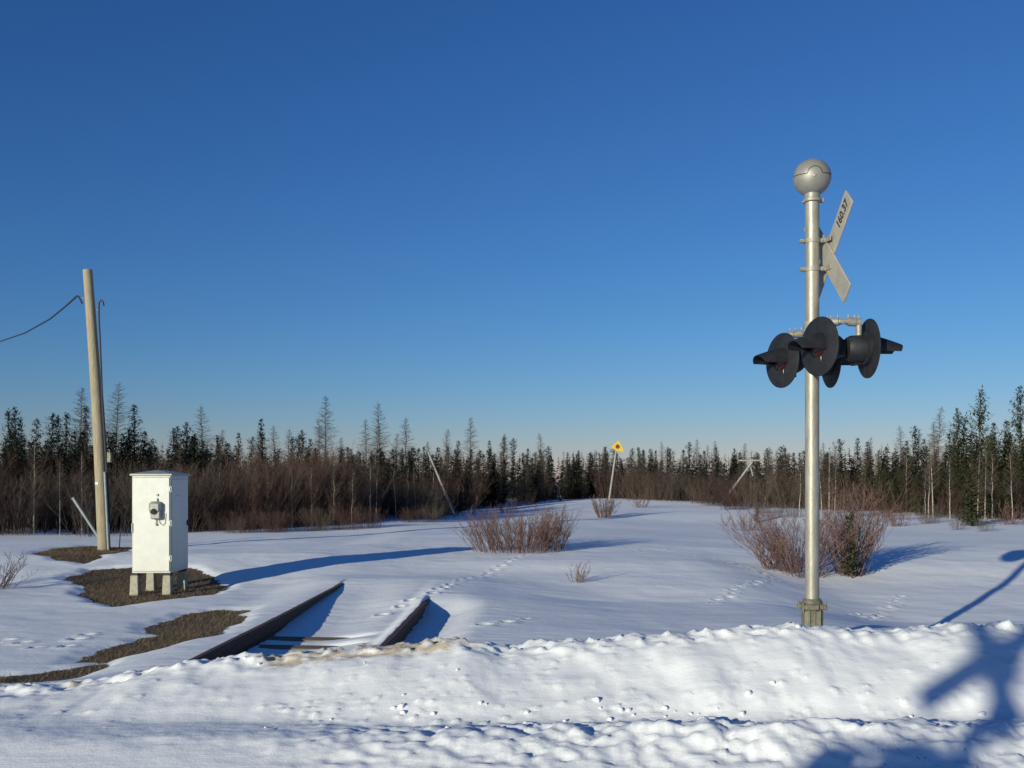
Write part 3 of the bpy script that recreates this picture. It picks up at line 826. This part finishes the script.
def willow_mesh(seed, Hh, Rr, stems, m, sub=6, twr=.007, lean=(0, 0), spread=.25, sub2=2):
    r = random.Random(seed); cb = MB()
    for s in range(stems):
        a = r.random() * 6.283; b0 = r.random() ** .5 * spread * Rr
        p = Vector((math.cos(a) * b0, math.sin(a) * b0, -.1))
        out = Vector((math.cos(a + r.uniform(-.5, .5)), math.sin(a + r.uniform(-.5, .5)), 0)) * Rr * r.uniform(.2, 1) + Vector((lean[0], lean[1], 0)) * Hh * r.uniform(.3, 1)
        h = Hh * r.uniform(.55, 1)
        pts = [p]
        for i in range(1, 6):
            q = i / 5
            pts.append(p + out * q ** 1.1 + Vector((r.uniform(-.03, .03), r.uniform(-.03, .03), 0)) * Hh * .5 + Vector((0, 0, h * q ** .85)))
        cb.tube(pts, [twr * (2.2 - 1.8 * i / 5) for i in range(6)], 3, False)
        for _ in range(sub):
            i = r.randrange(1, 5); q = r.random(); c = pts[i].lerp(pts[min(5, i + 1)], q)
            d = (out.normalized() * r.uniform(-.3, .8) + Vector((r.uniform(-.7, .7), r.uniform(-.7, .7), r.uniform(.5, 1.4)))).normalized()
            l = h * r.uniform(.12, .32); e = c + d * l
            cb.tube([c, e], [twr * .9, twr * .45], 3, False)
            for _ in range(sub2):
                p2 = c.lerp(e, r.uniform(.2, .8)); d2 = (d + Vector((r.uniform(-.7, .7), r.uniform(-.7, .7), r.uniform(-.1, .6)))).normalized()
                cb.tube([p2, p2 + d2 * l * .45], [twr * .6, twr * .35], 3, False)
    return quick_mesh('shrub', cb.v, cb.f, M[m])

def put_tree(name, meshes, x, y, s, rz, label, cat, group, sz=None, dz=-.03):
    root = empty(name, (x, y, tz(x, y) + dz), rz, label, cat, group); root.scale = (s, s, sz or s)
    for nm, me in zip(('trunk', 'crown'), meshes):
        c = bpy.data.objects.new(nm, me); COL.objects.link(c); c.parent = root
    return root
def put_shrub(name, me, x, y, s, rz, label, cat, group, sz=None):
    o = bpy.data.objects.new(name, me); COL.objects.link(o); o.location = (x, y, tz(x, y) - .02)
    o.rotation_euler = (0, 0, rz); o.scale = (s, s, sz or s); return tag(o, label, cat, group)

RV = random.Random(77)
def where(px):
    for lim, t in ((97, 'left of the wooden pole'), (192, 'behind the cream cabinet'), (280, 'just right of the cream cabinet'), (355, 'between cabinet and leaning pale pole'),
                   (428, 'just left of the leaning pale pole'), (500, 'just right of the leaning pale pole'), (560, 'beyond the broad low bush'), (608, 'just left of the yellow sign'),
                   (675, 'just right of the yellow sign'), (740, 'left of the broken grey pole'), (805, 'just left of the signal mast'), (862, 'just right of the signal mast'),
                   (915, 'left of the right-hand birches'), (955, 'around the right-hand birches'), (990, 'under the tallest pine'), (9999, 'at the right edge of the view')):
        if px < lim: return t
def desc(kind, px, Y, h):
    size = 'tall' if h > 5.2 else 'middling' if h > 3.6 else 'low'
    row = 'front row' if Y - edge(px) < 7 else 'second row' if Y - edge(px) < 13 else 'far back'
    return '%s %s %s, %s' % (size, kind, row, where(px))
EDGE = ([-300, 0, 60, 200, 350, 440, 470, 560, 600, 640, 700, 740, 800, 880, 940, 1024, 1300],
        [27, 27.5, 28, 31, 33, 39, 50, 58, 63, 58, 55, 50, 46, 44, 38, 35, 30])
def edge(px): return float(np.interp(px, *EDGE))

SP = [spruce_meshes(100 + i, 5.0, .72 + .13 * (i % 3), i % 3 == 0, .05) for i in range(6)]
PN = [spruce_meshes(200 + i, 5.0, 1.35, False, .10, 36, 'needle2', .15, .05) for i in range(3)]
TM = [bare_meshes(300 + i, 5.0, 1.0, 'larch', 'larch', .15, 130, .25, twr=.0038, trunkr=.0068) for i in range(4)]
BI = [bare_meshes(400 + i, 4.0, .7, 'birch', 'larch', .35, 34, .9, trunkr=.0085, twr=.0055) for i in range(4)]
WL = [willow_mesh(500 + i, 2.6, 1.4, 52, 'willow2' if i % 3 == 2 else 'willow', 11, .0045, spread=.9, sub2=3) for i in range(6)]

def top_h(px, py, Y):    # height above the ground for a tip seen at row py
    return H_CAM + (HZ - py) * Y / F - tz(X_(px, Y), Y)

# named skyline conifers (px, row of the tip, extra distance behind the edge, variant)
left_sp = [(10, 410, 10), (17, 407, 12), (24, 418, 14), (36, 418, 8), (50, 413, 12), (58, 415, 13), (66, 412, 11), (78, 430, 10), (85, 405, 12),
           (112, 438, 9), (127, 432, 12), (135, 404, 12), (172, 428, 14), (178, 426, 13), (185, 422, 14), (150, 446, 9)]
mid_sp = [(238, 432, 14), (250, 436, 18), (264, 418, 16), (292, 436, 18), (297, 434, 15), (304, 430, 13), (309, 438, 16), (352, 448, 20), (361, 452, 22),
          (423, 446, 18), (447, 446, 12), (458, 440, 10), (489, 440, 14), (504, 436, 16), (513, 438, 22), (527, 448, 18), (340, 446, 20), (382, 450, 20), (410, 452, 20)]
far_sp = [(548, 446, 14), (566, 452, 20), (580, 450, 24), (600, 452, 22), (631, 448, 26), (645, 452, 24), (656, 450, 30), (668, 447, 26), (690, 442, 30),
          (704, 450, 26), (716, 446, 24), (733, 448, 30), (741, 452, 26), (758, 452, 18), (766, 448, 16), (780, 455, 18), (795, 452, 14)]
right_sp = [(800, 452, 12), (842, 438, 8), (858, 437, 9), (868, 441, 10), (879, 450, 7), (886, 446, 10), (894, 452, 8), (907, 440, 8), (917, 426, 9), (924, 438, 7),
            (884, 456, 6), (935, 448, 8), (952, 432, 7), (996, 422, 8), (1004, 420, 8), (1012, 432, 6), (962, 416, 8)]
LB = {
 'l': ('narrow dark spruce with a clubbed top in the forest left of the cream cabinet', 'dark spruces left of the cabinet'),
 'm': ('narrow dark spruce in the forest between the cabinet and the leaning pale pole', 'dark spruces in the middle left of the forest'),
 'f': ('small far spruce on the skyline between yellow sign and signal mast', 'far skyline spruces beyond the yellow sign'),
 'r': ('dark spruce in the forest right of the signal mast', 'dark spruces right of the signal mast')}
for key, lst in (('l', left_sp), ('m', mid_sp), ('f', far_sp), ('r', right_sp)):
    for i, (px, py, e) in enumerate(lst):
        Y = edge(px) + e; x = X_(px, Y); h = top_h(px, py, Y); s = h / 5
        put_tree('spruce_tree', SP[RV.randrange(6)], x, Y, s * RV.uniform(.8, 1.05), RV.random() * 6.28, desc('dark narrow spruce', px, Y, h), 'spruce', LB[key][1], sz=s)
# filler spruces behind the shrub belt
for k in range(225):
    px = RV.uniform(-60, 1100) if k < 165 else RV.uniform(-20, 420); Y = edge(px) + (RV.uniform(1.5, 14) if 430 < px < 610 or px > 830 else RV.uniform(5, 22)); x = X_(px, Y)
    tip = RV.uniform(446, 466) if px > 230 else RV.uniform(430, 460)
    if px > 940: tip -= 18
    h = max(1.8, top_h(px, tip, Y)); s = h / 5
    key = 'l' if px < 185 else 'm' if px < 540 else 'f' if px < 800 else 'r'
    if px > 830 and k % 2:
        put_tree('pine_tree', PN[RV.randrange(3)], x, Y, s * RV.uniform(.7, .95), RV.random() * 6.28, desc('young green pine', px, Y, h), 'pine', 'young pines at the right', sz=s)
        continue
    put_tree('spruce_tree', SP[RV.randrange(6)], x, Y, s * RV.uniform(1.0, 1.4), RV.random() * 6.28, desc('dark narrow spruce', px, Y, h), 'spruce', LB[key][1], sz=s)
# the open-crowned pines on the right
for px, py, e, lab in ((978, 388, 6, 'tall open-crowned pine, tallest of the group behind the right-hand birches'),
                       (958, 408, 9, 'open-crowned pine just left of the tallest pine'),
                       (1022, 386, 6, 'tall bushy pine cut by the right edge of the view')):
    Y = edge(px) + e; h = top_h(px, py, Y); s = h / 5
    put_tree('pine_tree', PN[RV.randrange(3)], X_(px, Y), Y, s * .8, RV.random() * 6.28, lab, 'pine', 'open pines at the right', sz=s)
for px, py, e in ((990, 440, 2), (972, 452, 3), (1012, 446, 3), (940, 462, 5), (905, 462, 4), (886, 466, 2), (868, 462, 4), (846, 470, 3), (915, 474, 1), (955, 470, 2), (1004, 466, 1), (893, 478, 1), (700, 466, 8), (722, 462, 9), (680, 470, 7), (448, 470, 3), (478, 472, 3)):
    Y = edge(px) + e; h = top_h(px, py, Y); s = h / 5
    put_tree('pine_tree', PN[RV.randrange(3)], X_(px, Y), Y, s * .85, RV.random() * 6.28, desc('young green pine', px, Y, h), 'pine', 'young pines at the right', sz=s)
# bare larches
tam = [(80, 384, 10), (114, 380, 12), (204, 404, 14), (222, 428, 12), (276, 424, 16), (326, 393, 14), (320, 418, 15), (366, 418, 16), (381, 401, 14), (374, 424, 15), (407, 416, 14), (396, 432, 16),
       (443, 428, 16), (469, 416, 14), (500, 432, 16), (544, 432, 14), (258, 424, 16), (286, 428, 15), (340, 436, 16), (432, 440, 14), (696, 438, 30), (706, 444, 30), (716, 440, 28), (744, 442, 24)]
for px, py, e in tam:
    Y = edge(px) + e; s = top_h(px, py, Y) / 5
    put_tree('larch_tree', TM[RV.randrange(4)], X_(px, Y), Y, s * 1.2, RV.random() * 6.28, desc('bare grey larch', px, Y, s * 5), 'larch', 'bare larches left of the mast', sz=s)
for px, py, e in ((866, 436, 9), (903, 424, 10), (913, 428, 9), (937, 405, 7), (934, 420, 8), (836, 440, 10), (824, 448, 12)):
    Y = edge(px) + e; s = top_h(px, py, Y) / 5
    put_tree('larch_tree', TM[RV.randrange(4)], X_(px, Y), Y, s * 1.15, RV.random() * 6.28, desc('bare grey larch', px, Y, s * 5), 'larch', 'bare larches right of the mast', sz=s)
for k in range(80):
    px = RV.uniform(-40, 900); Y = edge(px) + RV.uniform(2, 18); s = top_h(px, RV.uniform(440, 468), Y) / 5
    lab = ('bare grey larch rising above the forest left of the signal mast', 'bare larches left of the mast') if px < 805 else ('bare pinkish grey larch above the forest right of the signal mast', 'bare larches right of the mast')
    put_tree('larch_tree', TM[RV.randrange(4)], X_(px, Y), Y, max(.4, s), RV.random() * 6.28, desc('bare grey larch', px, Y, s * 5), 'larch', lab[1])
# birches with pale trunks
for px, py, e, base in ((822, 452, -8, 0), (829, 446, -8, 0), (835, 450, -7, 0), (800, 455, -6, 0), (806, 460, -6, 0), (929, 452, 0, 0), (933, 440, 0, 0), (925, 478, 0, 0), (906, 452, 3, 0), (950, 456, 1, 0), (992, 452, 0, 0), (978, 450, 0, 0), (1012, 452, 0, 0), (985, 452, 1, 0)):
    Y = edge(px) + e; s = top_h(px, py, Y) / 4
    lab = 'slim birch with a pale trunk in the clump just beside the signal mast' if px < 850 else 'slim birch with a pale trunk at the right forest edge'
    put_tree('birch_tree', BI[RV.randrange(4)], X_(px, Y), Y, max(.5, s), RV.random() * 6.28, desc('slim pale-trunked birch', px, Y, s * 4), 'birch', 'pale birches beside the mast' if px < 850 else 'pale birches at the right edge')
for px, py in ((34, 440), (82, 450), (60, 462), (218, 462), (246, 468), (268, 474), (312, 466), (334, 472), (352, 470), (396, 470), (408, 476), (370, 462), (376, 470), (230, 470), (432, 462), (205, 476), (416, 478), (292, 470), (474, 470)):
    Y = edge(px) + 1.5; s = top_h(px, py, Y) / 4
    put_tree('birch_tree', BI[RV.randrange(4)], X_(px, Y), Y, max(.5, s), RV.random() * 6.28, desc('thin pale sapling', px, Y, s * 4), 'birch', 'pale saplings on the left')

# willow thickets along the edge
nW = 0
for k in range(215):
    px = RV.uniform(-70, 1080)
    if 430 < px < 600 and RV.random() < .55: continue
    if px > 830 and RV.random() < .72: continue
    row = RV.choice([0, 1, 2, 2]); Y = edge(px) + 1.0 + row * 2.3 + RV.uniform(-.6, .8)
    if px < 460: tip = RV.gauss(474, 7) + 14 * math.sin(px / 37) * math.sin(px / 91 + 1) - (6 if px < 160 else 0)
    elif px < 600: tip = RV.uniform(478, 498)
    elif px < 740: tip = RV.uniform(462, 490)
    else: tip = RV.uniform(466, 496)
    h = max(.9, top_h(px, tip, Y)); s = h / 2.6
    lab = ('bare reddish-brown willow in the thicket left of the yellow sign', 'willows left of the yellow sign') if px < 606 else ('bare reddish-brown willow in the thicket right of the yellow sign', 'willows right of the yellow sign')
    put_shrub('willow_shrub', WL[RV.randrange(6)], X_(px, Y), Y, s * RV.uniform(.85, 1.1), RV.random() * 6.28, ('%s brown willow, %s, %s' % ('tall' if h > 2.6 else 'waist-high' if h < 1.6 else 'man-high', ('thicket front', 'thicket middle', 'thicket back')[row], where(px))), 'willow shrub', lab[1], sz=s)

# nearer bushes, each its own shape
def lone(name, me, px, py, Y, label, cat='shrub'):
    x = X_(px, Y); return put_shrub(name, me, x, Y, 1, 0, label, cat, None)
lone('willow_bush', willow_mesh(701, .92, .52, 260, 'willowp', 8, .0032, spread=1.75), 520, 545, 20.5, 'broad low reddish bush on the snow mound in the middle of the clearing')
lone('willow_bush', willow_mesh(702, .45, .20, 16, 'willowp', 4, .003, spread=.4), 577, 583, 15.6, 'tiny sprig of bare twigs alone on the snow below the broad bush')
lone('willow_bush', willow_mesh(703, .95, .55, 50, 'willowp', 7, .006, spread=.6), 604, 521, 42, 'small brown bush at the foot of the yellow sign post')
lone('willow_bush', willow_mesh(704, 1.3, 1.15, 95, 'willowp', 12, .0036, lean=(-.15, 0), spread=.35), 800, 566, 18.0, 'wide sprawling bare bush behind the signal mast')
lone('willow_bush', willow_mesh(705, 1.65, .75, 75, 'willowp', 12, .0036, lean=(.12, 0), spread=.3), 850, 570, 18.2, 'upright bare bush just right of the signal mast')
lone('willow_bush', willow_mesh(706, .8, .6, 34, 'willowp', 7, .0032, spread=.6), 782, 561, 18.3, 'low twiggy bush just left of the signal mast')
lone('willow_bush', willow_mesh(707, .6, .5, 34, 'willowp', 7, .003, spread=.5), -8, 590, 15.2, 'bare twigs poking in at the left edge of the snow')
for px, Y, hh, lab in ((745, 33, .8, 'sparse low twigs left of the wide bush behind the mast'), (898, 34, .7, 'thin low twigs on the snow right of the upright bush'), (1012, 33, .9, 'low brown bush by the right edge of the clearing'),
                       (508, 47, .8, 'low twigs near the foot of the leaning pale pole'), (640, 52, .9, 'small twiggy bush just right of the yellow sign')):
    lone('willow_bush', willow_mesh(720 + int(px), hh, .5, 24, 'willowp', 6, .005, spread=.6), px, 0, Y, lab)
for k in range(26):
    px = RV.uniform(200, 445); h = .6; Y = edge(px) - RV.uniform(.3, 2.2); 
    put_shrub('twig_tuft', WL[RV.randrange(6)], X_(px, Y), Y, RV.uniform(.16, .34), RV.random() * 6.28, 'twig tuft, %s, %s' % (where(px), 'near the thicket' if edge(px) - Y < 1.2 else 'in the open'), 'shrub', 'twig tufts before the left thicket')
for k in range(16):
    px = RV.choice([RV.uniform(720, 800), RV.uniform(880, 1020)]); Y = edge(px) - RV.uniform(.5, 7)
    put_shrub('twig_tuft', WL[RV.randrange(6)], X_(px, Y), Y, RV.uniform(.14, .34), RV.random() * 6.28, 'twig tuft, %s, %s' % (where(px), 'by the trees' if edge(px) - Y < 3 else 'in the clearing'), 'shrub', 'twig tufts before the right forest')
# young spruces in front
s1 = spruce_meshes(901, 1.3, .32, False, .07, 22, 'needle2', .25, .1, .55)
put_tree('spruce_tree', s1, X_(856, 17.7), 17.9, .95, .5, 'small young spruce growing inside the bush right of the signal mast', 'spruce', None)
s2 = spruce_meshes(902, 1.5, .40, False, .05, 28, 'needle2', .2, .0, .7)
put_tree('spruce_tree', s2, X_(972, 32.5), 32.5, 1.3, 1, 'young bushy spruce standing forward on the snow at the right forest edge', 'spruce', None)
put_tree('spruce_tree', s2, X_(757, 40), 40, .5, 2, 'tiny spruce on the snow left of the bush behind the mast', 'spruce', None)

# dense forest understorey and the far wood: masses nobody could count
def mass(name, seed, count, Yf, hf, m, kindf, rng=(-260, 1300)):
    r = random.Random(seed); v, f = [], []
    for _ in range(count):
        px = r.uniform(*rng); Y = Yf(px, r); x = X_(px, Y); kindf(v, f, r, x, Y, tz(x, Y) if Y < 95 else -.1, hf(px, Y, r))
    o = bpy.data.objects.new(name, quick_mesh(name, v, f, m)); COL.objects.link(o); return o
def far_spruce(v, f, r, x, y, z, h):
    w = h * r.uniform(.13, .20)
    n = int(40 + h * 12)
    for i in range(n):
        t = (i + r.random()) / n; a = r.random() * 6.283; L = w * (1 - t) ** .7 + .07
        p = Vector((x, y, z + h * (.05 + .95 * t))); d = Vector((math.cos(a), math.sin(a), r.uniform(-.5, .1))).normalized()
        leaf(v, f, p, d, L * .38, L * 1.35)
    b = len(v); v.extend([(x - .03, y, z + h * .7), (x + .03, y, z + h * .7), (x, y, z + h * 1.03)]); f.append((b, b + 1, b + 2))
def twig(v, f, r, x, y, z, h):
    p = Vector((x, y, z)); d = Vector((r.uniform(-.22, .22), r.uniform(-.22, .22), 1)); w = r.uniform(.008, .02)
    for _ in range(3):
        b = len(v); a = r.random() * 3.14; s = Vector((math.cos(a), math.sin(a), 0)) * w; e = p + d * h * .45
        v.extend([tuple(p - s), tuple(p + s), tuple(e + s * .6), tuple(e - s * .6)]); f.append((b, b + 1, b + 2, b + 3))
        p = e; w *= .6; h *= .75; d = (d + Vector((r.uniform(-.4, .4), r.uniform(-.4, .4), 0)))
o = mass('far_wood', 31, 900, lambda px, r: max(edge(px) + 22, 62) + 110 * r.random() ** 1.5,
         lambda px, Y, r: max(1.5, (H_CAM + .1) + (480 - (r.uniform(450, 470) - (12 if px < 240 else 0) - (8 if px > 860 else 0))) * Y / F), M['needle'], far_spruce)
tag(o, 'dark mass of far spruces filling the horizon behind the clearing', 'forest', None, 'stuff')
o = mass('undergrowth', 32, 11000, lambda px, r: edge(px) + 1.5 + 15 * r.random(),
         lambda px, Y, r: r.uniform(.9, 1.9), M['thicket'], twig)
tag(o, 'dense brown bare undergrowth filling the forest edge', 'undergrowth', None, 'stuff')

# ------------------------------------------------------------------ dead grass in the melted patches
v, f = [], []; r = random.Random(8)
for poly in PATCHES:
    xs = [p[0] for p in poly]; ys = [p[1] for p in poly]; area = (max(xs) - min(xs)) * (max(ys) - min(ys))
    nn = int(area * 1500)
    cx_ = np.array([r.uniform(min(xs), max(xs)) for _ in range(nn)]); cy_ = np.array([r.uniform(min(ys), max(ys)) for _ in range(nn)])
    d = sd_poly(cx_, cy_, poly); zz = terrain(cx_, cy_, False)[0]
    for x, y, dd, z in zip(cx_, cy_, d, zz):
        if dd < .04 or y < 8.3: continue
        a = r.random() * 6.283; l = r.uniform(.03, .085); t = r.uniform(.15, .9)
        p = Vector((x, y, z - .004)); e = p + Vector((math.cos(a) * l, math.sin(a) * l, l * t)); s = Vector((-math.sin(a), math.cos(a), 0)) * .0035
        b_ = len(v); v.extend([tuple(p - s), tuple(p + s), tuple(e)]); f.append((b_, b_ + 1, b_ + 2))
o = bpy.data.objects.new('dead_grass', quick_mesh('dead_grass', v, f, M['grass'])); COL.objects.link(o)
tag(o, 'flattened brown dead grass in the melted patches by the cabinet', 'grass', None, 'stuff')

# ------------------------------------------------------------------ loose lumps of snow on the bank
def lump_mesh(seed):
    r = random.Random(seed); b = MB(); n, k = 10, 7; v = []
    off = [[r.uniform(.72, 1.15) for _ in range(n)] for _ in range(k)]
    for i in range(k):
        th = math.pi * (i + .5) / k
        for j in range(n):
            ph = 2 * math.pi * j / n; q = off[i][j]
            v.append((math.sin(th) * math.cos(ph) * q, math.sin(th) * math.sin(ph) * q * .8, math.cos(th) * .7 * q))
    f = [(i * n + j, (i + 1) * n + j, (i + 1) * n + (j + 1) % n, i * n + (j + 1) % n) for i in range(k - 1) for j in range(n)]
    f.append(tuple(range(n))); f.append(tuple(reversed(range((k - 1) * n, k * n))))
    b.add(v, f); me = bpy.data.meshes.new('snow_lump'); me.from_pydata(b.v, [], b.f); me.materials.append(M['lump'])
    me.polygons.foreach_set('use_smooth', [True] * len(me.polygons)); return me
LM = [lump_mesh(i) for i in range(5)]
rl = random.Random(19)
def full_z(x, y): return float(terrain(np.array([x]), np.array([y]), False)[0][0])
def lump(x, y, s, label, group, sc=(1, 1, 1)):
    o = bpy.data.objects.new('snow_lump', LM[rl.randrange(5)]); COL.objects.link(o)
    o.location = (x, y, full_z(x, y) + s * .1); o.scale = (s * sc[0], s * sc[1], s * sc[2]); o.rotation_euler = (rl.random(), rl.random(), rl.random() * 6)
    if sc != (1, 1, 1): o.rotation_euler = (0, 0, .1)
    return tag(o, label, 'snow lump', group)
lump(X_(706, 6.05), 6.05, .055, 'largest block of snow lying at the foot of the snowbank', None, (1.5, .8, .8))
for k in range(46):
    t = rl.random()
    if t < .8: x, y = (rl.gauss(.6, .7) if k % 3 else rl.uniform(-1.6, 4.2)), rl.gauss(6.22, .12)
    else: x, y = rl.uniform(-2.2, 4.5), rl.uniform(6.4, 7.2)
    lump(x, y, rl.uniform(.009, .022) * rl.choice([.7, 1, 1, 1.35]), 'snow lump %s bank, %s' % ('at the foot of the' if t < .8 else 'on the face of the', 'below the rails' if x < -.4 else 'below the mast' if x > 2.2 else 'between rails and mast' if x > .8 else 'just right of the rails'), 'loose snow lumps on the bank')

# ------------------------------------------------------------------ tell look-alikes of one stretch apart by their order from the left
ORD = ['', 'second', 'third', 'fourth', 'fifth', 'sixth', 'seventh', 'eighth', 'ninth', 'tenth', 'eleventh', 'twelfth']
by = {}
for o in scene.objects:
    if o.parent is None and o.get('label'): by.setdefault(o['label'], []).append(o)
for lab, lst in by.items():
    if len(lst) < 2: continue
    lst.sort(key=lambda q: q.location.x / max(q.location.y, 1))
    for i, q in enumerate(lst):
        if i == 0: t = 'leftmost'
        elif i == len(lst) - 1: t = 'rightmost'
        elif i < 12: t = ORD[i] + ' from left'
        else: t = ORD[min(11, len(lst) - 1 - i)] + ' from right'
        q['label'] = lab + ', ' + t
